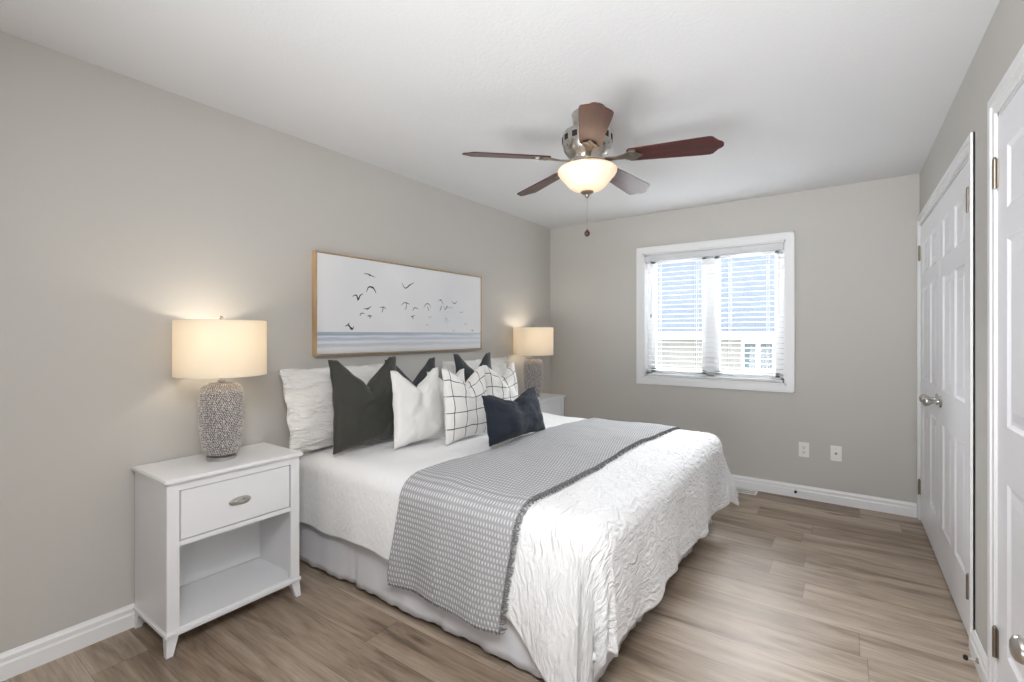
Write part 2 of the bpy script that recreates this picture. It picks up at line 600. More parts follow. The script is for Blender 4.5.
def tag(o, label=None, cat=None, group=None, kind=None):
    if label: o['label'] = label
    if cat: o['category'] = cat
    if group: o['group'] = group
    if kind: o['kind'] = kind
    return o

def empty(name, loc, rz=0.0, **kw):
    o = bpy.data.objects.new(name, None)
    o.empty_display_size = .05
    C.objects.link(o)
    o.location = loc
    o.rotation_euler = (0, 0, rz)
    return tag(o, **kw)

def copy_tree(o, parent=None):
    c = o.copy()
    C.objects.link(c)
    if parent: c.parent = parent
    for ch in list(o.children):
        copy_tree(ch, c)
    return c

def struct(o):
    o['kind'] = 'structure'
    return o

# ------------------------------------------------------------------ room shell
T = .12
struct(G().box((-T, YB, -.1), (W + T, L + T, 0)).build('floor', M['floor']))
struct(G().box((-T, YB, H), (W + T, L + T, H + .1)).build('ceiling', M['ceiling']))
struct(G().box((-T, YB, 0), (0, L, H)).build('wall_left', M['wall']))

struct(G().box((-T, YB - T, 0), (W + T, YB, H)).build('wall_front', M['wall']))
# back wall with the window hole
WX0, WX1, WZ0, WZ1 = 1.026, 2.205, .893, 2.062
g = G()
g.box((-T, L, 0), (WX0, L + .16, H)).box((WX1, L, 0), (W + T, L + .16, H))
g.box((WX0, L, 0), (WX1, L + .16, WZ0)).box((WX0, L, WZ1), (WX1, L + .16, H))
struct(g.build('wall_back', M['wall']))

# right wall with the closet opening and the near door opening
CY0, CY1, CZ = 2.716, 4.337, 2.065      # closet opening
DY0, DY1, DZ = 1.47, 2.305, 2.065       # near door opening
g = G()
g.box((W, YB, 0), (W + T, DY0, H)).box((W, DY1, 0), (W + T, CY0, H)).box((W, CY1, 0), (W + T, L, H))
g.box((W, DY0, DZ), (W + T, DY1, H)).box((W, CY0, CZ), (W + T, CY1, H))
struct(g.build('wall_right', M['wall']))
# closet and hall behind the doors, so the gaps stay dark
g = G().box((W + T, .9, 0), (W + T + .02, L, H))
struct(g.build('wall_closet', M['wall']))

# ------------------------------------------------------------------ baseboards
BH = .1
def base_prof(nx, ny):
    # (distance from the wall, height)
    pr = [(0, 0), (.016, 0), (.016, .058), (.012, .066), (.012, .084), (.006, .094), (.004, BH), (0, BH)]
    return [(nx * d, ny * d, z) for d, z in pr]
struct(G().sweep(base_prof(1, 0), (0, YB, 0), (0, L, 0)).build('baseboard_left', M['white_trim']))
struct(G().sweep(base_prof(0, -1), (.012, L, 0), (W - .016, L, 0)).build('baseboard_back', M['white_trim']))
g = G().sweep(base_prof(-1, 0), (W, 2.375, 0), (W, CY0 - .062, 0))
g.sweep(base_prof(-1, 0), (W, YB, 0), (W, DY0 - .07, 0))
struct(g.build('baseboard_right', M['white_trim']))

# ------------------------------------------------------------------ casings
def casing(name, y0, y1, zt, w=.062, far=None):
    far = far or w
    g = G()
    def strip(a, b):      # two-step moulding: flat band and raised outer band
        g.box(a, b, .003)
    xo = W - .014; xi = W - .009
    # inner flat
    strip((xi, y0 - w, 0), (W, y0 + .002, zt + w)); strip((xi, y1 - .002, 0), (W, y1 + far, zt + w)); strip((xi, y0, zt - .002), (W, y1, zt + w))
    # raised outer
    strip((xo, y0 - w, 0), (W, y0 - w * .45, zt + w)); strip((xo, y1 + far * .45, 0), (W, y1 + far, zt + w)); strip((xo, y0 - w * .5, zt + w * .45), (W, y1 + far * .5, zt + w))
    # jamb lining and stop
    g.box((W, y0 - .0, 0), (W + T, y0 + .012, zt)).box((W, y1 - .012, 0), (W + T, y1, zt)).box((W, y0, zt - .012), (W + T, y1, zt))
    return struct(g.build(name, M['white_trim']))
casing('trim_1', CY0, CY1, CZ, far=.055)
casing('trim_2', DY0, DY1, DZ, .07)

# ------------------------------------------------------------------ panelled doors
def leaf_mesh(w, h, t=.035):
    """leaf in the y/z plane, room face at x=0 looking to -x, y from 0 to w"""
    g = G()
    st = w * .135; mu = w * .12
    pw = (w - 2 * st - mu) / 2
    ys = [0, st, st + pw, st + pw + mu, st + 2 * pw + mu, w]
    zs = [0, .235, .80, .985, 1.60, 1.70, 1.905, h]
    for i in range(5):
        for j in range(7):
            y0, y1, z0, z1 = ys[i], ys[i + 1], zs[j], zs[j + 1]
            if i in (1, 3) and j in (1, 3, 5):
                rings = [(0, 0), (.005, .003), (.013, .007), (.024, .007), (.055, .002)]
                v = []; f = []
                for ins, d in rings:
                    v += [(d, y0 + ins, z0 + ins), (d, y1 - ins, z0 + ins), (d, y1 - ins, z1 - ins), (d, y0 + ins, z1 - ins)]
                for k in range(len(rings) - 1):
                    for q in range(4):
                        a = k * 4 + q; b = k * 4 + (q + 1) % 4
                        f.append((a, b, b + 4, a + 4))
                n = (len(rings) - 1) * 4
                f.append((n, n + 1, n + 2, n + 3))
                g.add(v, f)
            else:
                g.add([(0, y0, z0), (0, y1, z0), (0, y1, z1), (0, y0, z1)], [(0, 1, 2, 3)])
    # sides and back
    g.add([(0, 0, 0), (t, 0, 0), (t, 0, h), (0, 0, h)], [(0, 1, 2, 3)])
    g.add([(0, w, 0), (t, w, 0), (t, w, h), (0, w, h)], [(0, 3, 2, 1)])
    g.add([(0, 0, h), (t, 0, h), (t, w, h), (0, w, h)], [(0, 1, 2, 3)])
    g.add([(0, 0, 0), (t, 0, 0), (t, w, 0), (0, w, 0)], [(0, 3, 2, 1)])
    g.add([(t, 0, 0), (t, w, 0), (t, w, h), (t, 0, h)], [(0, 3, 2, 1)])
    return g

def weld(o):
    bm = bmesh.new(); bm.from_mesh(o.data)
    bmesh.ops.remove_doubles(bm, verts=bm.verts, dist=.0002)
    bmesh.ops.recalc_face_normals(bm, faces=bm.faces)
    bm.to_mesh(o.data); bm.free()

def hinge(parent, y, z, x=-.004):
    g = G()
    g.lathe([(.0065, -.05), (.0065, -.018), (.0055, -.0175), (.0065, -.017), (.0065, .017), (.0055, .0175), (.0065, .018), (.0065, .05)], 10, c=(x - .004, y, z))
    g.lathe([(.0035, .05), (.006, .052), (.003, .058)], 10, c=(x - .004, y, z))
    g.box((x, y - .014, z - .048), (x + .003, y + .014, z + .048))
    return g.build('hinge', M['nickel_dark'], parent, smooth=True)

def knob(parent, y, z, sgn):
    g = G()
    g.lathe([(.0, 0), (.031, 0), (.032, -.003), (.028, -.008), (.012, -.011), (.010, -.030), (.012, -.036), (.017, -.042), (.026, -.052), (.0275, -.062), (.024, -.072), (.014, -.079), (0, -.081)], 24, axis='x', c=(0, y, z), closed=False)
    return g.build('door_knob', M['nickel'], parent, smooth=True)

xd = W - .002
def door(name, y0, y1, h, hinge_y, knob_y, kz=.93, zs=(.236, 1.05, 1.862)):
    r = struct(empty(name, (xd, y0, .012)))
    lf = leaf_mesh(y1 - y0, h).build('door_leaf', M['door_paint'], r)
    weld(lf)
    for z in zs:
        hinge(r, hinge_y - y0, z - .012)
    if knob_y is not None:
        knob(r, knob_y - y0, kz - .012, 1)
    return r
ym = (CY0 + CY1) / 2
door('door_1', CY0 + .015, ym - .002, 2.03, CY0 + .012, ym - .062, zs=(.236, 1.862))
door('door_2', ym + .002, CY1 - .015, 2.03, CY1 - .012, ym + .062, zs=(.236, 1.862))
d3 = door('door_3', DY0 + .015, DY1 - .015, 2.03, DY1 - .012, None, zs=(.236, 1.853))
# round satin knob low on the near door
kn = knob(d3, 0, 0, 1)
kn.location = (0, 1.75 - DY0 - .015, .475)
kn.scale = (1, 1.25, 1.25)

# ------------------------------------------------------------------ window
r = struct(empty('window_1', (0, L, 0)))
g = G()
cw = .062
for a, b in (((WX0 - cw, -.016, WZ0 - cw), (WX0, 0, WZ1 + cw)), ((WX1, -.016, WZ0 - cw), (WX1 + cw, 0, WZ1 + cw)),
             ((WX0, -.016, WZ1), (WX1, 0, WZ1 + cw)), ((WX0, -.016, WZ0 - cw), (WX1, 0, WZ0))):
    g.box(a, b, .004)
for a, b in (((WX0 - cw, -.021, WZ0 - cw), (WX0 - cw + .014, 0, WZ1 + cw)), ((WX1 + cw - .014, -.021, WZ0 - cw), (WX1 + cw, 0, WZ1 + cw)),
             ((WX0 - cw, -.021, WZ1 + cw - .014), (WX1 + cw, 0, WZ1 + cw)), ((WX0 - cw, -.021, WZ0 - cw), (WX1 + cw, 0, WZ0 - cw + .014))):
    g.box(a, b, .003)
g.build('window_casing', M['white_trim'], r)
g = G()
e = .012
g.box((WX0, 0, WZ0), (WX0 + e, .16, WZ1)).box((WX1 - e, 0, WZ0), (WX1, .16, WZ1)).box((WX0, 0, WZ0), (WX1, .16, WZ0 + e)).box((WX0, 0, WZ1 - e), (WX1, .16, WZ1))
g.build('window_reveal', M['white_trim'], r)
g = G()
xm = 1.612
fy0, fy1 = .085, .145
fw = .035
g.box((WX0 + e, fy0, WZ0 + e), (WX0 + e + fw, fy1, WZ1 - e), .003).box((WX1 - e - fw, fy0, WZ0 + e), (WX1 - e, fy1, WZ1 - e), .003)
g.box((WX0 + e, fy0, WZ0 + e), (WX1 - e, fy1, WZ0 + e + fw), .003).box((WX0 + e, fy0, WZ1 - e - fw), (WX1 - e, fy1, WZ1 - e), .003)
g.box((xm - .035, fy0, WZ0 + e), (xm + .035, fy1, WZ1 - e), .003)
g.build('window_frame', M['white_trim'], r)
for x0, x1 in ((WX0 + e + fw, xm - .035), (xm + .035, WX1 - e - fw)):
    g = G(); s = .04
    z0, z1 = WZ0 + e + fw, WZ1 - e - fw
    y0, y1 = .092, .135
    g.box((x0, y0, z0), (x0 + s, y1, z1), .003).box((x1 - s, y0, z0), (x1, y1, z1), .003)
    g.box((x0, y0, z0), (x1, y1, z0 + s), .003).box((x0, y0, z1 - s), (x1, y1, z1), .003)
    sh = g.build('window_sash', M['white_trim'], r)
    G().box((x0 + s, .11, z0 + s), (x1 - s, .114, z1 - s)).build('window_pane', M['glass'], sh)
    G().box((x0 + .012, .078, z0 + .34), (x0 + .026, .093, z0 + .40), .003).box((x0 + .014, .066, z0 + .385), (x0 + .024, .08, z0 + .40), .002).build('sash_lock', M['white_trim'], sh)

# venetian blind inside the reveal
bl = empty('window_blind', (0, L, 0), label='white horizontal slat blind hanging open inside the window', cat='blind')
G().box((WX0 + .015, .004, WZ1 - .07), (WX1 - .015, .06, WZ1 - .014), .004).build('headrail', M['slat'], bl)
g = G(); pitch = .0435
zt = WZ1 - .095
ns = int((zt - WZ0 - .05) / pitch) + 1
for i in range(ns):
    z = zt - i * pitch
    dv = .0015 * math.sin(i * 2.1)
    # slightly cupped, slightly tilted slat
    yc = .034
    tl = .06
    pts = []
    for k in range(5):
        u = -1 + k * .5
        pts.append((yc + .019 * u, z + .019 * u * tl + .001 * (1 - u * u) + dv))
    v = []; n = 5
    for x in (WX0 + .02, WX1 - .02):
        for (yy, zz) in pts: v.append((x, yy, zz + .0011))
        for (yy, zz) in pts[::-1]: v.append((x, yy, zz - .0011))
    n = 10
    f = [(q, (q + 1) % n, n + (q + 1) % n, n + q) for q in range(n)] + [list(range(n))[::-1], [n + q for q in range(n)]]
    g.add(v, f)
g.build('slats', M['slat'], bl)
G().box((WX0 + .02, .012, WZ0 + .014), (WX1 - .02, .056, WZ0 + .034), .004).build('bottom_rail', M['slat'], bl)
for x in (WX0 + .14, WX0 + .47, WX0 + .75, WX1 - .14):
    g = G()
    for yy in (.008, .060):
        g.tube([(x, yy, WZ0 + .03), (x, yy, WZ1 - .05)], .0012, 6)
        g.tube([(x + .015, yy, WZ0 + .03), (x + .015, yy, WZ1 - .05)], .0009, 6)
    g.build('ladder_cord', M['slat'], bl)
g = G().tube([(WX0 + .075, .0, WZ1 - .06), (WX0 + .075, .0, WZ0 + .60)], .0014, 6)
g.box((WX0 + .069, -.006, WZ0 + .565), (WX0 + .081, .006, WZ0 + .60), .003)
g.build('pull_cord', M['nickel_dark'], bl)
G().tube([(WX1 - .05, -.002, WZ1 - .07), (WX1 - .05, -.002, WZ1 - .6)], .003, 8).build('tilt_wand', M['slat'], bl)

# ------------------------------------------------------------------ outside
nh = empty('neighbour_house', (0, L + 6.0, -2.8), label='neighbouring house with pale siding and blue-grey shingle roof seen through the window', cat='house')
zb = -2.8
g = G().box((-16, 0, 0), (8, 8, 4.02)); g.build('wall', M['siding'], nh)
g = G(); 
g.box((-16.4, -.38, 4.02), (8.4, -.30, 4.15)); g.box((-16.4, -.38, 4.0), (8.4, .02, 4.03))
g.build('fascia', M['white_trim'], nh)
g = G()
g.sweep([(0, -.02, .03), (0, -.13, .05), (0, -.13, .13), (0, -.115, .13), (0, -.115, .065), (0, -.02, .045)], (-16.4, -.36, 4.02), (8.4, -.36, 4.02))
g.build('gutter', M['white_trim'], nh)
g = G().add([(-16.4, -.4, 4.15), (8.4, -.4, 4.15), (8.4, 4, 7.6), (-16.4, 4, 7.6), (-16.4, 8.4, 4.22), (8.4, 8.4, 4.22)], [(0, 1, 2, 3), (3, 2, 5, 4), (0, 3, 4), (1, 5, 2), (0, 4, 5, 1)])
g.build('roof', M['shingle'], nh)
def ext_window(x0, x1, z0, z1):
    g = G(); s = .05
    g.box((x0 - s, -.03, z0 - s), (x0, .02, z1 + s)).box((x1, -.03, z0 - s), (x1 + s, .02, z1 + s)).box((x0, -.03, z0 - s), (x1, .02, z0)).box((x0, -.03, z1), (x1, .02, z1 + s))
    m = (x0 + x1) / 2
    g.box((m - .035, -.02, z0), (m + .035, .02, z1))
    f = g.build('window', M['white_trim'], nh)
    G().box((x0, -.01, z0), (x1, .015, z1)).build('pane', M['ext_glass'], f)
ext_window(.95, 1.45, 3.43, 3.93)
struct(G().box((-30, L + .2, -2.95), (20, L + 40, -2.8)).build('ground', M['grass']))

# ------------------------------------------------------------------ outlets, vent, doorstops
ZO = .386
def plate(name, x, kind, label, cat):
    r = empty(name, (x, L, ZO), label=label, cat=cat)
    G().box((-.036, -.006, -.058), (.036, 0, .058), .003).build('cover_plate', M['plastic'], r)
    if kind == 'duplex':
        for dz in (-.02, .02):
            g = G().lathe([(.0165, 0), (.0165, -.0025), (0, -.0025)], 20, axis='y', c=(0, -.006, dz), closed=False)
            s = g.build('socket', M['plastic'], r)
            g = G().box((-.008, -.0095, dz - .002), (-.005, -.0084, dz + .009)).box((.005, -.0095, dz - .002), (.008, -.0084, dz + .009))
            g.lathe([(.003, -.0084), (.003, -.0095), (0, -.0095)], 8, axis='y', c=(0, 0, dz - .009), closed=False)
            g.build('socket_slots', M['dark'], s)
    else:
        G().lathe([(.009, -.006), (.009, -.009), (.0055, -.009), (.0055, -.018), (0, -.018)], 12, axis='y', closed=False).build('coaxial_jack', M['nickel_dark'], r, smooth=True)
    for dz in ((0,) if kind == 'duplex' else (-.042, .042)):
        G().lathe([(.003, -.006), (.003, -.0078), (0, -.008)], 8, axis='y', c=(0, 0, dz), closed=False).build('screw', M['nickel'], r)
    return r
plate('wall_outlet', 2.33, 'duplex', 'white duplex power outlet low on back wall, left of the cable plate', 'outlet')
plate('cable_plate', 2.54, 'coax', 'white coaxial cable wall plate low on back wall near the closet', 'cable plate')

def doorstop(name, loc, rz, label):
    r = empty(name, loc, rz, label=label, cat='doorstop')
    G().lathe([(0, 0), (.011, 0), (.011, -.004), (.005, -.008), (.004, -.03)], 12, axis='y', closed=False).build('stem', M['nickel'], r, smooth=True)
    G().lathe([(.004, -.028), (.009, -.03), (.010, -.038), (.006, -.043), (0, -.044)], 12, axis='y', closed=False).build('rubber_tip', M['dark'], r, smooth=True)
doorstop('doorstop', (2.276, L - .016, .052), 0, 'small metal doorstop screwed to the back baseboard')
doorstop('doorstop', (W - .016, 2.50, .052), -PI / 2, 'small metal doorstop on the short baseboard between the two doors')

r = empty('floor_vent', (1.855, 4.30, 0), label='white slotted floor register by the back baseboard beyond the bed', cat='vent')
g = G()
x0, x1, y0, y1 = -.155, .155, -.055, .055
g.box((x0, y0, 0), (x1, y0 + .014, .006), .002).box((x0, y1 - .014, 0), (x1, y1, .006), .002).box((x0, y0, 0), (x0 + .014, y1, .006), .002).box((x1 - .014, y0, 0), (x1, y1, .006), .002)
for row in (-1, 1):
    for i in range(22):
        x = x0 + .02 + i * .0128
        yc = row * .0205
        g.box((x, yc - .0185, .0005), (x + .0045, yc + .0185, .0025))
g.box((x0, -.003, .0005), (x1, .003, .0055))
g.build('grille', M['plastic'], r)
G().box((x0 + .01, y0 + .01, 0), (x1 - .01, y1 - .01, .0012)).build('duct', M['dark'], r)

# ------------------------------------------------------------------ picture
AY0, AY1, AZ0, AZ1, AD = 1.612, 3.168, 1.172, 1.796, .045
pr = empty('framed_picture', (0, 0, 0), label='long framed seascape canvas with flying birds on the wall above the bed', cat='picture')
g = G(); fwid = .006
g.box((0, AY0, AZ0), (AD, AY0 + fwid, AZ1), .001).box((0, AY1 - fwid, AZ0), (AD, AY1, AZ1), .001)
g.box((0, AY0 + fwid, AZ0), (AD, AY1 - fwid, AZ0 + fwid), .001).box((0, AY0 + fwid, AZ1 - fwid), (AD, AY1 - fwid, AZ1), .001)
g.build('picture_frame', M['oak'], pr)
BIRDS = [(0.75, [(1.952, 1.695), (1.987, 1.695), (2.01, 1.688), (2.046, 1.679)]), (0.95, [(1.975, 1.576), (1.99, 1.609), (2.022, 1.611), (2.04, 1.595), (2.052, 1.572)]), (0.95, [(1.866, 1.54), (1.896, 1.551), (1.91, 1.524), (1.924, 1.549), (1.949, 1.565)]), (0.75, [(1.952, 1.467), (1.987, 1.469), (2.01, 1.487)]), (0.6, [(2.082, 1.481), (2.113, 1.484), (2.135, 1.473)]), (0.5, [(2.113, 1.482), (2.1, 1.447)]), (0.7, [(1.924, 1.417), (1.932, 1.435), (1.963, 1.437)]), (0.7, [(1.981, 1.418), (1.998, 1.424), (2.022, 1.418)]), (0.7, [(2.002, 1.424), (2.004, 1.404)]), (1, [(1.814, 1.349), (1.836, 1.359), (1.863, 1.331), (1.877, 1.352)]), (0.8, [(1.836, 1.357), (1.842, 1.373)]), (1, [(1.857, 1.345), (1.868, 1.329)]), (0.8, [(2.275, 1.665), (2.306, 1.629), (2.35, 1.653), (2.392, 1.678)]), (0.8, [(2.336, 1.648), (2.371, 1.665)]), (0.65, [(2.268, 1.505), (2.302, 1.526), (2.329, 1.521), (2.35, 1.516)]), (0.5, [(2.322, 1.518), (2.311, 1.473)]), (0.5, [(2.378, 1.468), (2.395, 1.493), (2.436, 1.486)]), (0.65, [(2.357, 1.425), (2.378, 1.431), (2.4, 1.437)]), (0.65, [(2.378, 1.436), (2.381, 1.408)]), (0.5, [(2.487, 1.494), (2.513, 1.527), (2.543, 1.526), (2.563, 1.501)]), (0.45, [(2.525, 1.512), (2.54, 1.478)]), (0.55, [(2.642, 1.557), (2.669, 1.567), (2.698, 1.532)]), (0.45, [(2.682, 1.526), (2.658, 1.479)]), (0.5, [(2.707, 1.521), (2.718, 1.493), (2.74, 1.521), (2.752, 1.5)]), (0.4, [(2.752, 1.51), (2.808, 1.515)]), (0.45, [(2.791, 1.566), (2.825, 1.546), (2.86, 1.569)]), (0.3, [(2.872, 1.484), (2.905, 1.479), (2.941, 1.487)]), (0.4, [(2.707, 1.39), (2.728, 1.428), (2.762, 1.399)]), (0.35, [(2.732, 1.413), (2.74, 1.383)]), (0.3, [(2.532, 1.436), (2.552, 1.425), (2.571, 1.443)]), (0.3, [(2.513, 1.381), (2.525, 1.368), (2.54, 1.379)]), (0.3, [(2.941, 1.391), (2.959, 1.382), (2.981, 1.394)]), (0.45, [(3.034, 1.341), (3.049, 1.329), (3.06, 1.344)]), (0.35, [(2.806, 1.335), (2.816, 1.326), (2.83, 1.337)])]
g = G()
a, b = AY0 + fwid + .003, AY1 - fwid - .003
c, d = AZ0 + fwid + .003, AZ1 - fwid - .003
g.box((.008, a, c), (.039, b, d), .001)
for k, (dk, pts) in enumerate(BIRDS):
    g.cur = 1 if dk > .7 else (2 if dk > .44 else 3)
    P = [Vector((0, y, z)) for y, z in pts]
    # refine with Catmull-Rom then draw a tapered brush stroke
    Q = []
    for i in range(len(P) - 1):
        p0 = P[max(i - 1, 0)]; p1 = P[i]; p2 = P[i + 1]; p3 = P[min(i + 2, len(P) - 1)]
        for s in range(5):
            t = s / 5
            Q.append(.5 * ((2 * p1) + (p2 - p0) * t + (2 * p0 - 5 * p1 + 4 * p2 - p3) * t * t + (3 * p1 - p0 - 3 * p2 + p3) * t ** 3))
    Q.append(P[-1])
    n = len(Q); v = []; wmax = (.0052 if dk > .9 else .0036 if dk > .44 else .0026)
    for i, q in enumerate(Q):
        dd = (Q[min(i + 1, n - 1)] - Q[max(i - 1, 0)]).normalized()
        nn = Vector((0, -dd.z, dd.y))
        ww = wmax * (.15 + .85 * math.sin(PI * (i + .3) / (n - .4)))
        x = .0394 + k * .00001
        v += [Vector((x, q.y, q.z)) + nn * ww, Vector((x, q.y, q.z)) - nn * ww]
    f = [(2 * i, 2 * i + 1, 2 * i + 3, 2 * i + 2) for i in range(n - 1)]
    g.add(v, f)
    if dk > .5 and len(pts) > 2:      # body
        m = Q[n // 2]
        L2 = .013
        v = []
        for i in range(8):
            t = 2 * PI * i / 8
            v.append((.0396 + k * .00001, m.y + .0045 * math.cos(t) + .4 * L2 * math.sin(t), m.z + L2 * .55 * math.sin(t) - .002))
        g.add(v, [list(range(8))])
g.cur = 0
g.build('canvas', None, pr, mats=[canvas_mat(AZ0 + .01, 1.315, AZ1, AY0, AY1), simple('bird_paint_dark', rgb(62, 64, 70), .8), simple('bird_paint_grey', rgb(120, 124, 130), .8), simple('bird_paint_pale', rgb(176, 180, 186), .8)])

# ------------------------------------------------------------------ nightstands (local origin at back-centre on the floor)
def nightstand():
    r = empty('nightstand', (0.012, 1.032, 0))
    w = .564; hw = w / 2; D = .36
    z0, zt = .073, .695
    # top
    G().box((-.004, -hw - .012, zt), (D + .016, hw + .012, zt + .018), .004).build('top', M['furniture'], r)
    for s in (-1, 1):
        G().box((0, s * hw - (.016 if s > 0 else 0), z0 + .02), (D - .02, s * hw + (.016 if s < 0 else 0), zt)).build('side_panel', M['furniture'], r)
    G().box((.0, -hw + .016, z0 + .03), (.008, hw - .016, zt)).build('back_panel', M['furniture'], r)
    g = G()
    for s in (-1, 1):
        a, b = sorted((s * hw, s * (hw - .045)))
        g.box((D - .022, a, z0 + .02), (D, b, zt), .0015)                    # stiles
    g.box((D - .022, -hw + .045, .66), (D - .001, hw - .045, zt))            # top rail
    g.box((D - .022, -hw + .045, .432), (D - .001, hw - .045, .452), .0015)  # rail under the drawer
    g.build('face_frame', M['furniture'], r)
    G().box((.008, -hw + .016, .432), (D - .022, hw - .016, .446)).build('dust_panel', M['furniture'], r)
    G().box((.008, -hw + .016, .085), (D - .004, hw - .016, .101)).build('shelf', M['furniture'], r)
    g = G()
    g.box((-.002, -hw - .007, z0), (D + .008, hw + .007, z0 + .022), .005)
    g.build('base_moulding', M['furniture'], r)
    dr = G().box((.03, -hw + .05, .456), (D - .003, hw - .05, .6565), .002).build('drawer', M['furniture'], r)
    # oval cup pull
    g = G()
    ring = [(.002, .044 * math.cos(2 * PI * i / 28), .016 * math.sin(2 * PI * i / 28)) for i in range(28)]
    g.tube(ring, .0035, 8, closed=True)
    v = []; f = []; NN, MM = 20, 7
    for j in range(MM):
        ph = (j / (MM - 1)) * PI * .5
        for i in range(NN + 1):
            th = -.12 + (PI + .24) * i / NN
            rr = math.cos(ph)
            v.append((.003 + .020 * math.sin(ph), .043 * math.cos(th) * (.35 + .65 * rr), .0155 * math.sin(th) * (.2 + .8 * rr) + .004 * math.sin(ph)))
    for j in range(MM - 1):
        for i in range(NN):
            f.append((j * (NN + 1) + i, j * (NN + 1) + i + 1, (j + 1) * (NN + 1) + i + 1, (j + 1) * (NN + 1) + i))
    g.add(v, f)
    g.build('cup_pull', M['nickel'], dr, loc=(D - .003, 0, .552), smooth=True)
    for sx in (0, 1):
        for s in (-1, 1):
            g = G()
            X = D if sx else 0.0; dx = -1 if sx else 1
            Y = s * hw
            xa, xb = sorted((X, X + dx * .042)); ya, yb = sorted((Y, Y - s * .042))
            xc, xe = sorted((X, X + dx * .024)); yc, ye = sorted((Y, Y - s * .024))
            ofx = (.006 if sx else -.0)
            g.taper((xc + ofx, yc + s * .004), (xe + ofx, ye + s * .004), (xa, ya), (xb, yb), 0, z0)
            g.build('leg', M['furniture'], r)
    return r
ns1 = nightstand()
tag(ns1, 'white one-drawer nightstand with open shelf at the near side of the bed', 'nightstand', 'nightstands either side of the bed')
ns2 = copy_tree(ns1)
ns2.location = (0.012, 3.745, 0)
ns2['label'] = 'white nightstand at the far side of the bed, mostly hidden, near the window wall'

# ------------------------------------------------------------------ table lamps
def table_lamp():
    r = empty('table_lamp', (0, 0, 0))
    G().lathe([(0, 0), (.060, 0), (.062, .003), (.062, .016), (.058, .020), (.03, .022), (.03, .026)], 40).build('base_plate', M['nickel'], r, smooth=True)
    prof = [(.058, .022), (.066, .030), (.075, .05), (.083, .09), (.089, .15), (.092, .21), (.092, .265), (.088, .303), (.078, .330), (.062, .343), (.045, .348), (.03, .35)]
    prof = [(a, .022 + (b - .022) * 1.03) for a, b in prof]
    body = G().lathe(prof, 48).build('lamp_body', M['ceramic'], r, smooth=True)
    # raised beads over the ceramic body
    g = G()
    def rad(z):
        for (r0, a), (r1, b) in zip(prof, prof[1:]):
            if a <= z <= b: return r0 + (r1 - r0) * (z - a) / (b - a)
        return .05
    z = .034; k = 0
    while z < .354:
        R0 = rad(z); n = max(8, int(2 * PI * R0 / .0088))
        for i in range(n):
            a = 2 * PI * (i + .5 * (k % 2)) / n + random.uniform(-.02, .02)
            b = .0035 * random.uniform(.8, 1.1)
            zz = z + random.uniform(-.0012, .0012)
            g.ball((R0 * math.cos(a), R0 * math.sin(a), zz), b, 6, 4)
        k += 1
        z += .0080 if z < .31 else .0055
    g.build('beading', M['bead'], body, smooth=True)
    G().lathe([(.012, .348), (.012, .36), (.016, .362), (.016, .372), (.008, .375), (.008, .40), (.014, .402), (.014, .44), (.010, .445)], 20).build('socket_stem', M['nickel'], r, smooth=True)
    g = G()
    # harp and finial
    hp = [(.0, .012 + .035 * math.sin(PI * i / 16), .40 + .25 * i / 16) for i in range(17)]
    g.tube(hp, .0016, 6); g.tube([(-x, -y, z) for x, y, z in hp], .0016, 6)
    g.lathe([(.004, .645), (.004, .655), (.009, .658), (.009, .664), (.004, .668), (.006, .674), (0, .679)], 12)
    g.build('harp', M['nickel'], r, smooth=True)
    # drum shade: double-walled cloth drum open top and bottom
    z0, z1 = .394, .652
    R = .190
    g = G()
    g.lathe([(R, z0), (R, z1), (R - .0016, z1), (R - .0016, z0), (R, z0)], 72, closed=False)
    sh = g.build('lamp_shade', M['shade'], r, smooth=True, sharp=30)
    for z in (z0 + .002, z1 - .002):
        g = G().tube([((R - .002) * math.cos(2 * PI * i / 48), (R - .002) * math.sin(2 * PI * i / 48), z) for i in range(48)], .0022, 6, closed=True)
        if z > .5:
            for i in range(3):
                a = 2 * PI * i / 3
                g.tube([(.004 * math.cos(a), .004 * math.sin(a), .65), ((R - .003) * math.cos(a), (R - .003) * math.sin(a), z1 - .003)], .0016, 6)
        g.build('shade_rim', M['shade'], sh)
    bt = NT('lit_bulb_glass')
    bt.b.inputs['Emission Color'].default_value = (1, .82, .6, 1)
    bt.b.inputs['Emission Strength'].default_value = 6
    g = G().ball((0, 0, .50), .03, 16, 10, sz=1.2)
    g.build('bulb', bt.m, r, smooth=True)
    return r
LAMP_W = 1.1
def lamp_light(parent, z, power, rad=.035, dy=.0):
    l = bpy.data.lights.new('bulb_light', 'POINT')
    l.energy = power
    l.color = (1.0, .90, .77)
    l.shadow_soft_size = rad
    o = bpy.data.objects.new('bulb_light', l)
    C.objects.link(o)
    o.parent = parent
    o.location = (0, dy, z)
    return o
lp1 = table_lamp()
tag(lp1, 'lit table lamp with beaded grey base on the near nightstand', 'lamp', 'matching bedside lamps')
lp2 = copy_tree(lp1)
lp1.location = (.19, 1.032, .713)
lp2.location = (.19, 3.76, .713)
lp2['label'] = 'lit table lamp on the far nightstand beside the window wall'
for lp in (lp1, lp2):
    lamp_light(lp, .56, LAMP_W)

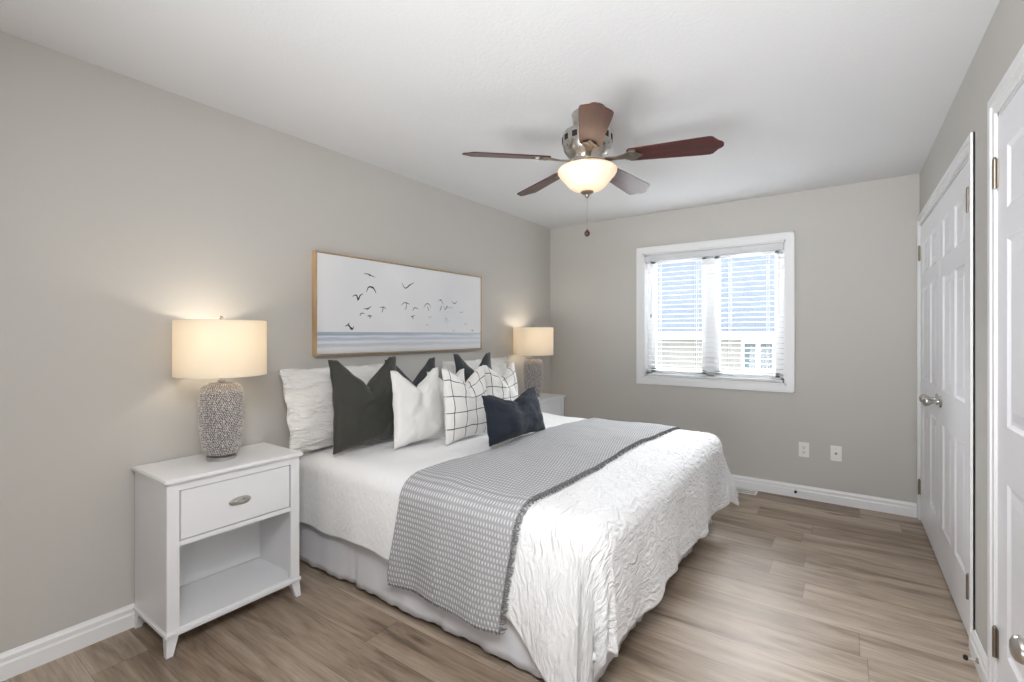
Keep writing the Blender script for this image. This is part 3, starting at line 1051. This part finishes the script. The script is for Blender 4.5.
# ------------------------------------------------------------------ ceiling fan
FX, FY, FZ = 1.508, 2.215, 2.18
fan = empty('ceiling_fan', (FX, FY, H), label='five-blade mahogany ceiling fan with frosted bowl light', cat='ceiling fan')
def fz(z): return z - H
G().lathe([(0, 0), (.078, 0), (.080, -.006), (.078, -.020), (.070, -.055), (.062, -.075), (.058, -.08)], 40).build('canopy', M['nickel'], fan, smooth=True)
g = G().lathe([(.055, -.078), (.085, -.084), (.118, -.100), (.128, -.125), (.128, -.160), (.120, -.190), (.100, -.218), (.082, -.232), (.078, -.245), (0, -.245)], 48)
mh = g.build('motor_housing', M['nickel'], fan, smooth=True, sharp=50)
for i in range(14):      # cooling slots round the housing
    a = 2 * PI * (i + .4) / 14
    v = []
    for rr_ in (.1275, .1296):
        for (da, zz) in ((-.11, -.128), (0, -.128), (.11, -.128), (.11, -.157), (0, -.157), (-.11, -.157)):
            v.append((rr_ * math.cos(a + da), rr_ * math.sin(a + da), zz))
    f = [(0, 1, 4, 5), (1, 2, 3, 4), (6, 11, 10, 7), (7, 10, 9, 8)] + [(q, (q + 1) % 6, 6 + (q + 1) % 6, 6 + q) for q in range(6)]
    G().add(v, f).build('cooling_slot', M['dark'], mh)
G().lathe([(.07, -.245), (.095, -.250), (.098, -.262), (.090, -.272), (.12, -.276), (.128, -.280), (.128, -.288), (.0, -.288)], 48).build('light_fitter', M['nickel'], fan, smooth=True, sharp=50)
# flared glass bowl, open at the top
gp = [(.130, -.286), (.146, -.289), (.152, -.296), (.150, -.308), (.140, -.324), (.126, -.340), (.112, -.356), (.096, -.376), (.078, -.390), (.050, -.399), (.02, -.403)]
inn = [(max(r_ - .004, .001), z_ + .004) for r_, z_ in gp[::-1]]
G().lathe(gp + inn, 56, closed=False).build('light_bowl', M['bowl'], fan, smooth=True)
G().lathe([(0, -.400), (.032, -.403), (.034, -.409), (.026, -.416), (.012, -.420), (.010, -.430), (.006, -.436), (0, -.438)], 24).build('finial', M['nickel_dark'], fan, smooth=True)
g = G()
z = -.438
while z > -.60:
    g.ball((0, 0, z), .0022, 6, 4); z -= .0062
ch = g.build('pull_chain', M['nickel'], fan)
G().lathe([(0, -.598), (.004, -.600), (.007, -.606), (.013, -.612), (.0145, -.620), (.013, -.628), (.006, -.635), (0, -.636)], 16).build('pull_ball', M['mahogany'], ch, smooth=True)
A0 = 11.59
R1, R2 = .205, .645
for k in range(5):
    an = math.radians(A0 + 72 * k)
    # outline in (radial u, across v)
    out = []
    w1, w2 = .050, .069
    half = [(R1, w1 * .75), (R1 + .012, w1), (R2 - .105, w2), (R2 - .06, w2 + .001), (R2 - .045, w2 - .006), (R2 - .034, w2 - .022), (R2 - .024, w2 - .036), (R2 - .008, w2 - .047), (R2, w2 - .060)]
    out = half + [(u, -v_) for u, v_ in half[::-1]]
    th = .006
    n = len(out)
    pit = math.radians(-13)
    z0 = fz(FZ) + .022
    def P(u, v_, dz):
        y_ = v_ * math.cos(pit) - dz * math.sin(pit); z_ = v_ * math.sin(pit) + dz * math.cos(pit)
        return (u * math.cos(an) - y_ * math.sin(an), u * math.sin(an) + y_ * math.cos(an), z0 + z_)
    # local frame so the wood grain follows the blade
    v = [(u, v_, -th / 2) for u, v_ in out] + [(u, v_, th / 2) for u, v_ in out]
    f = [list(range(n))[::-1], [n + i for i in range(n)]] + [(i, (i + 1) % n, n + (i + 1) % n, n + i) for i in range(n)]
    bl_ = obj('blade', v, f, M['mahogany'], fan, loc=(0, 0, z0))
    bl_.rotation_euler = (pit, .036, an)
    # bracket: flat arm from the hub with a shaped pad under the blade root
    g = G()
    pad = [(.095, .016), (.15, .012), (.19, .020), (.215, .036), (.245, .034), (.262, .016), (.278, .006)]
    po = pad + [(u, -q) for u, q in pad[::-1]]
    m = len(po)
    v = [(u, q, -.0095 - (.004 if u < .19 else 0)) for u, q in po] + [(u, q, -.0035 - (.004 if u < .19 else 0)) for u, q in po]
    f = [list(range(m))[::-1], [m + i for i in range(m)]] + [(i, (i + 1) % m, m + (i + 1) % m, m + i) for i in range(m)]
    g.add(v, f)
    for (u, q) in ((.222, .018), (.222, -.018), (.258, 0)):
        g.ball((u, q, -.0105), .0045, 8, 5, sz=.6)
    g.build('blade_bracket', M['nickel_dark'], bl_)
fl = lamp_light(fan, -.325, .55, .04)

# ------------------------------------------------------------------ bed
BX0, BX1, BY0, BY1, BZ = .03, 1.925, 1.475, 3.405, .635
bed = empty('bed', (0, (BY0 + BY1) / 2, 0), label='king bed base and mattress under the white duvet', cat='bed')
by = (BY1 - BY0) / 2
G().box((.03, -by + .05, .10), (1.85, by - .05, .32), .02).build('box_spring', M['mattress'], bed)
G().box((.03, -by + .03, .32), (1.87, by - .03, .585), .05).build('mattress', M['mattress'], bed)
for x in (.12, 1.72):
    for s in (-1, 1):
        G().taper((x - .02, s * .8 - .02), (x + .02, s * .8 + .02), (x - .03, s * .8 - .03), (x + .03, s * .8 + .03), 0, .10).build('leg', M['dark'], bed)

# bed skirt: three hanging panels with pleated corners, hem just above the floor
def skirt():
    g = G()
    path = []
    def seg(a, b, n):
        for i in range(n):
            t = i / n
            path.append((a[0] + (b[0] - a[0]) * t, a[1] + (b[1] - a[1]) * t))
    xs, ys0, ys1 = 1.835, 1.515, 3.365
    corners = [((.04, ys0), (xs, ys0), (0, -1)), ((xs, ys0), (xs, ys1), (1, 0)), ((xs, ys1), (.04, ys1), (0, 1))]
    for ci, (a, b, nrm) in enumerate(corners):
        v = []; f = []; n = 120; mz = 10
        Ln = math.dist(a, b)
        for i in range(n + 1):
            t = i / n
            s = t * Ln
            # end flare toward the corners: the panel end swings out a little
            e0 = math.exp(-((s) / .06) ** 2) if ci > 0 else 0
            e1 = math.exp(-((Ln - s) / .06) ** 2) if ci < 2 else 0
            for j in range(mz + 1):
                k = j / mz
                wob = (.005 * math.sin(s * 9 + ci) + .003 * math.sin(s * 23 + 2 * ci) + .002 * math.sin(s * 51)) * k
                pleat = -.012 * k * sum(math.exp(-((s - c_) / .012) ** 2) for c_ in (Ln * .28, Ln * .62))
                off = wob + pleat + .012 * k + .02 * k * (e0 + e1)
                px = a[0] + (b[0] - a[0]) * t + nrm[0] * off
                py = a[1] + (b[1] - a[1]) * t + nrm[1] * off
                z = .335 - k * (.335 - .020 - .004 * math.sin(s * 31 + ci) * k - .003 * math.sin(s * 77))
                v.append((px, py, z))
        for i in range(n):
            for j in range(mz):
                f.append((i * (mz + 1) + j, (i + 1) * (mz + 1) + j, (i + 1) * (mz + 1) + j + 1, i * (mz + 1) + j + 1))
        g.add(v, f)
    # inverted corner pleats: separate narrow tabs hanging inside each corner gap
    for (cx_, cy_, dx, dy) in ((xs, ys0, 1, -1), (xs, ys1, 1, 1)):
        v = []; f = []
        for i in range(9):
            t = i / 8 - .5
            for j in range(7):
                k = j / 6
                ang = math.atan2(dy, dx) + t * .9
                rr = .03 + .035 * k + .006 * math.sin(t * 18) * k
                v.append((cx_ - dx * .03 + rr * math.cos(ang) - t * dy * .0, cy_ - dy * .03 + rr * math.sin(ang), .335 - k * .31))
        for i in range(8):
            for j in range(6):
                f.append((i * 7 + j, (i + 1) * 7 + j, (i + 1) * 7 + j + 1, i * 7 + j + 1))
        g.add(v, f)
    o = g.build('bed_skirt', M['skirt'], None, smooth=True)
    md = o.modifiers.new('thick', 'SOLIDIFY'); md.thickness = .0015
    return tag(o, 'white pleated bed skirt hanging to the floor around the bed base', 'bed skirt')
skirt()

# cloth mapping: flat cloth coordinates (s,t) -> draped position over the bed
RR = .085
RX1, RY0, RY1 = BX1 - RR, BY0 + RR, BY1 - RR
def drape(s, t, lift=0.0, folds=1.0):
    qx = min(s, RX1); qy = min(max(t, RY0), RY1)
    dx, dy = s - qx, t - qy
    d = math.hypot(dx, dy)
    z = BZ
    # gentle puff of the top
    top = .012 * noise.noise(Vector((s * 2.3, t * 2.3, 1.7))) + .006 * noise.noise(Vector((s * 6, t * 6, 4)))
    if d < 1e-6:
        edge = min(RX1 - s, t - RY0, RY1 - t)
        return Vector((s, t, z + top + .008 * (1 - math.exp(-max(edge, 0) / .15)) + lift))
    nx, ny = dx / d, dy / d
    arc = RR * PI / 2
    if d < arc:
        a = d / RR
        out = (RR + lift) * math.sin(a); dn = RR - (RR + lift) * math.cos(a)
        dn = RR * (1 - math.cos(a)) - lift * math.cos(a)
        h = 0
    else:
        h = d - arc
        out = RR + lift; dn = RR + h
    phi = math.atan2(abs(dy), abs(dx))          # 0 = foot, pi/2 = side
    c = math.sin(2 * phi) if abs(dx) > 1e-6 and abs(dy) > 1e-6 else 0
    sd = 1 if dy > 0 else -1
    if sd > 0 and h > 0:
        h *= 1 - .24 * c * c
        out = RR + lift; dn = RR + h
    # slight outward flare, more at the corner where the cloth gathers into a cone
    hh = min(max(h, 0), .7)
    out += .03 * hh + folds * c * c * (.30 if sd > 0 else -.06) * hh
    out += folds * hh * c * (.10 if sd > 0 else .07) * math.sin(phi * 10 + (0 if sd > 0 else 1.4))
    # soft vertical folds on the straight drops
    al = s if abs(dy) > abs(dx) else t
    out += folds * .035 * hh * math.sin(al * 9.5 + 1) + folds * .02 * hh * math.sin(al * 23)
    z = BZ - dn + top * max(0, 1 - d / arc)
    p = Vector((qx + nx * out, qy + ny * out, z))
    zmin = .012 + lift
    if p.z < zmin:
        ex = zmin - p.z
        p.z = zmin + .004 * math.sin(al * 40)
        p.x += nx * ex * .6; p.y += ny * ex * .6
    return p

def cloth(name, s0, s1, t0, t1, ns_, nt_, mat, lift, warp=None, thick=.01, folds=1.0, disp=None, under=0):
    v = []; f = []; uv = []
    for i in range(ns_ + 1):
        for j in range(nt_ + 1):
            s = s0 + (s1 - s0) * i / ns_; t = t0 + (t1 - t0) * j / nt_
            s2, t2 = warp(s, t) if warp else (s, t)
            p = drape(s2, t2, lift, folds)
            v.append(p); uv.append((s, t))
    for i in range(ns_):
        for j in range(nt_):
            f.append((i * (nt_ + 1) + j, (i + 1) * (nt_ + 1) + j, (i + 1) * (nt_ + 1) + j + 1, i * (nt_ + 1) + j + 1))
    o = obj(name, v, f, mat, smooth=True, uvs=uv)
    # orient outward, displace along normals
    me = o.data
    up = sum(p.normal.z for p in me.polygons)
    if up < 0:
        me.flip_normals()
    if disp:
        me.update()
        nn = [vv.normal.copy() for vv in me.vertices]
        for vv, q, u_ in zip(me.vertices, nn, uv):
            vv.co += q * disp(*u_)
    md = o.modifiers.new('thick', 'SOLIDIFY')
    md.thickness = thick; md.offset = -1
    return o

arc = RR * PI / 2
side_drop = .285       # vertical drop beyond the rounding on the sides
foot_drop = .36
def dv_disp(u, v_):
    k = min(1, max(.12, (u - 1.3) / .5))
    # crinkle: short ridges, warped
    w = noise.noise(Vector((u * 5, v_ * 5, 0))) * .12
    a = noise.noise(Vector((u * 36 + w * 40, v_ * 12 + w * 20, 3)))
    b = noise.noise(Vector((u * 64, v_ * 26, 8)))
    big = noise.noise(Vector((u * 3.0, v_ * 3.0, 11))) * .012
    hem = 0
    if v_ < RY0 + .03: k *= .4
    return k * (a * .0028 + b * .0018) + big * .8
def big_only(u, v_):
    return noise.noise(Vector((u * 3.0, v_ * 3.0, 11))) * .0096

def dv_warp(s, t):
    # wavy hems
    if s > RX1: s += .012 * math.sin(t * 14) * (s - RX1) / .5
    if t < RY0 - .05:
        k = max(0, min(1, (s - 1.46) / .34)); k = k * k * (3 - 2 * k)
        t -= .27 * k * (RY0 - .05 - t) / .37
        if s > RX1: s = RX1 + (s - RX1) * (1 - .25 * min(1, (RY0 - t) / .4))
    if t < RY0: t += .010 * math.sin(s * 12) * (RY0 - t) / .4 + (.03 * (s < 99)) * max(0, .5 - s) * (RY0 - t) / .4 * -1
    return s, t
duv = cloth('duvet', BX0 + .02, RX1 + arc + foot_drop, RY0 - arc - side_drop, RY1 + arc + side_drop, 330, 340, M['duvet'], .012, dv_warp, .022, disp=dv_disp)
tag(duv, 'white crinkled duvet spread over the bed and hanging over the foot', 'duvet')

# throw blanket
T0, T1 = .975, 1.60
def th_warp(s, t):
    k = max(0, RY0 - t)
    s += -.07 * min(1, k / .45) * (1.0 if s < 1.25 else .9)
    s += .012 * math.sin(t * 4.2)
    k2 = (t - RY0) / (RY1 - RY0)
    s += .03 * max(0, min(1, k2))
    return s, t
thr = cloth('throw_blanket', T0, T1, RY0 - arc - .385, RY1 + arc + .36, 110, 380, M['throw'], .028, th_warp, .006, folds=.9,
            disp=lambda u, v_: .006 * noise.noise(Vector((u * 4, v_ * 4, 21))) + .003 * noise.noise(Vector((u * 12, v_ * 12, 5))) + big_only(u, v_))
tag(thr, 'grey and white woven throw laid across the foot half of the bed', 'throw blanket')
g = G()
for side in (T1,):
    n = 520
    for i in range(n):
        t = (RY0 - arc - .385) + (RY1 - RY0 + 2 * arc + .745) * (i + random.random()) / n
        s2, t2 = th_warp(side, t)
        sg = -1 if side == T0 else 1
        p = drape(s2 - sg * .004, t2, .027, .9)
        q = drape(s2 + sg * .010, t2 + random.uniform(-.006, .006), .026, .9)
        e = drape(s2 + sg * random.uniform(.015, .024), t2 + random.uniform(-.01, .01), .018, .9)
        g.tube([p, q, e], [.0022, .002, .0012], 5)
for tt, sg in ((RY0 - arc - .385, -1), (RY1 + arc + .36, 1)):
    for i in range(160):
        s = T0 + (T1 - T0) * (i + random.random()) / 160
        s2, t2 = th_warp(s, tt)
        p = drape(s2, t2 - sg * .004, .026, .9); q = drape(s2 + random.uniform(-.004, .004), t2 + sg * random.uniform(.004, .011), .024, .9)
        g.tube([p, q], [.002, .0012], 5)
fr = g.build('fringe', M['fringe'], thr)
fr['kind'] = 'stuff'

# ------------------------------------------------------------------ pillows
def pillow(name, w, h, th, mat, loc, lean, yaw=0.0, roll=0.0, chop=0.0, seed=0, flange=0.0, label='', group=None, chop_w=.30, ear=.10, cat='pillow', chop_u=0.0, seam=True):
    """stands on its lower edge: y = width, z = height, x = thickness; bottom edge at loc"""
    r = empty(name, loc, label=label, cat=cat, group=group)
    N = 44
    v = []; f = []; uv = []
    def thick(u, q):
        a = max(0, 1 - abs(u) ** 2.2); b = max(0, 1 - abs(q) ** 2.2)
        return (a * b) ** .52
    def outline(u, q):
        # edges pulled in between pointed corners
        y = u * (w / 2) * (1 - ear * (1 - q * q) * abs(u) ** 3)
        z = q * (h / 2) * (1 - ear * .8 * (1 - u * u) * abs(q) ** 3)
        return y, z
    idx = {}
    for side in (1, -1):
        for i in range(N + 1):
            for j in range(N + 1):
                u = -1 + 2 * i / N; q = -1 + 2 * j / N
                u = math.sin(u * PI / 2) * .35 + u * .65; q = math.sin(q * PI / 2) * .35 + q * .65
                edge = i in (0, N) or j in (0, N)
                if edge and side == -1:
                    idx[(side, i, j)] = idx[(1, i, j)]
                    continue
                y, z = outline(u, q)
                if flange:
                    m = max(abs(u), abs(q))
                    uu = u / (1 - flange); qq = q / (1 - flange)
                    tk = thick(min(1, abs(uu)), min(1, abs(qq)))
                    x = side * (th / 2 * tk + .003)
                    fl_ = max(0, m - (1 - flange)) / flange
                    x += .010 * math.sin(u * 13 + q * 11 + seed) * fl_
                else:
                    tk = thick(u, q)
                    x = side * th / 2 * tk
                # karate chop: the middle of the top edge is pushed down into a V
                if chop:
                    cu = max(0, 1 - abs((u - chop_u)) / (chop_w * 2.6))
                    cq = max(0, (q + .35) / 1.35)
                    z -= chop * cu * (cq ** 1.6)
                    x *= 1 - .55 * math.exp(-((u - chop_u) / .16) ** 2) * cq ** 1.5
                    # shoulders lean slightly together
                    y *= 1 - .07 * cq
                    y += -.02 * math.copysign(1, u - chop_u) * (abs(u) ** .7) * cq * (1 - abs(u))
                # belly sag
                x += side * .10 * th * tk * max(0, -q) * .8
                # wrinkles
                nzv = noise.noise(Vector((u * 2.1 + seed, q * 2.1, side * 3))) * .018 + noise.noise(Vector((u * 5 + seed, q * 5, side * 5))) * .004
                rad = noise.noise(Vector((math.atan2(abs(q), abs(u)) * 7 + seed, seed, 0))) * .004 * min(1, math.hypot(u, q)) * tk * 1.5
                x += side * (nzv * min(1, tk * 1.4) + rad)
                z += .006 * noise.noise(Vector((u * 4, seed, q * 4)))
                y += .006 * noise.noise(Vector((u * 4 + 9, seed, q * 4)))
                idx[(side, i, j)] = len(v)
                v.append(Vector((x, y, z + h / 2))); uv.append((u * w / 2 + side * 3, q * h / 2))
    zmin = min(p.z for p in v)
    for side in (1, -1):
        for i in range(N):
            for j in range(N):
                a, b, c_, d_ = idx[(side, i, j)], idx[(side, i + 1, j)], idx[(side, i + 1, j + 1)], idx[(side, i, j + 1)]
                f.append((a, b, c_, d_) if side == 1 else (a, d_, c_, b))
    R = Matrix.Rotation(yaw, 4, 'Z') @ Matrix.Rotation(-lean, 4, 'Y') @ Matrix.Rotation(roll, 4, 'X')
    v2 = [R @ p for p in v]
    o = obj('pillow_cover', v2, f, mat, r, smooth=True, uvs=uv)
    if seam:
        loop = [(i, 0) for i in range(N)] + [(N, j) for j in range(N)] + [(N - i, N) for i in range(N)] + [(0, N - j) for j in range(N)]
        pts = [v2[idx[(1, i, j)]] for i, j in loop]
        G().tube(pts, .0028, 6, closed=True).build('piping', mat, r, smooth=True)
    return r

ZB = .662
sg = 'crinkled shams against the wall'
pillow('pillow_sham', .78, .46, .14, M['sham'], (.205, 1.75, ZB), math.radians(14), flange=.09, seed=1, chop=0, ear=.03, label='white crinkled sham leaning on the wall at the near side of the bed', group=sg, seam=False)
pillow('pillow_sham', .84, .44, .14, M['sham'], (.185, 3.04, ZB + .004), math.radians(13), flange=.09, seed=4, chop=0, ear=.03, label='white crinkled sham leaning on the wall at the far side of the bed', group=sg, seam=False)
dg = 'dark velvet pillows in front of the shams'
pillow('throw_pillow', .50, .50, .15, M['velvet_dark'], (.385, 1.745, ZB + .004), math.radians(8), chop=.15, seed=11, label='largest charcoal velvet pillow with chopped top, nearest of the dark ones', group=dg)
pillow('throw_pillow', .47, .48, .11, M['velvet_mid'], (.30, 2.17, ZB), math.radians(6), chop=.15, seed=15, label='dark slate velvet pillow behind the plain white pillow', group=dg)
pillow('throw_pillow', .46, .50, .11, M['velvet_mid'], (.35, 2.765, ZB), math.radians(8), chop=.15, seed=19, label='dark slate velvet pillow behind the far plaid pillow, by the far sham', group=dg)
wg = 'white and plaid pillows in the front rows'
pillow('throw_pillow', .40, .43, .12, M['cotton'], (.58, 1.94, ZB + .006), math.radians(6), chop=.10, seed=23, label='plain white cotton pillow in front, between charcoal and plaid pillows', group=wg)
pillow('throw_pillow', .38, .40, .10, M['cotton'], (.46, 2.32, ZB), math.radians(5), chop=.09, seed=27, label='plain white cotton pillow mostly hidden behind the near plaid pillow', group=wg)
pillow('throw_pillow', .42, .44, .12, M['plaid'], (.72, 2.21, ZB), math.radians(6), chop=.09, seed=31, label='white plaid pillow left of the navy pillow, in front', group=wg)
pillow('throw_pillow', .42, .42, .12, M['plaid'], (.54, 2.82, ZB), math.radians(7), chop=.09, seed=35, label='white plaid pillow standing behind the navy pillow', group=wg)
pillow('lumbar_pillow', .59, .28, .13, M['navy'], (1.0, 2.345, ZB + .022), math.radians(15), chop=.06, seed=41, roll=math.radians(0), label='navy velvet lumbar pillow foremost of the pillow stack', ear=.08)
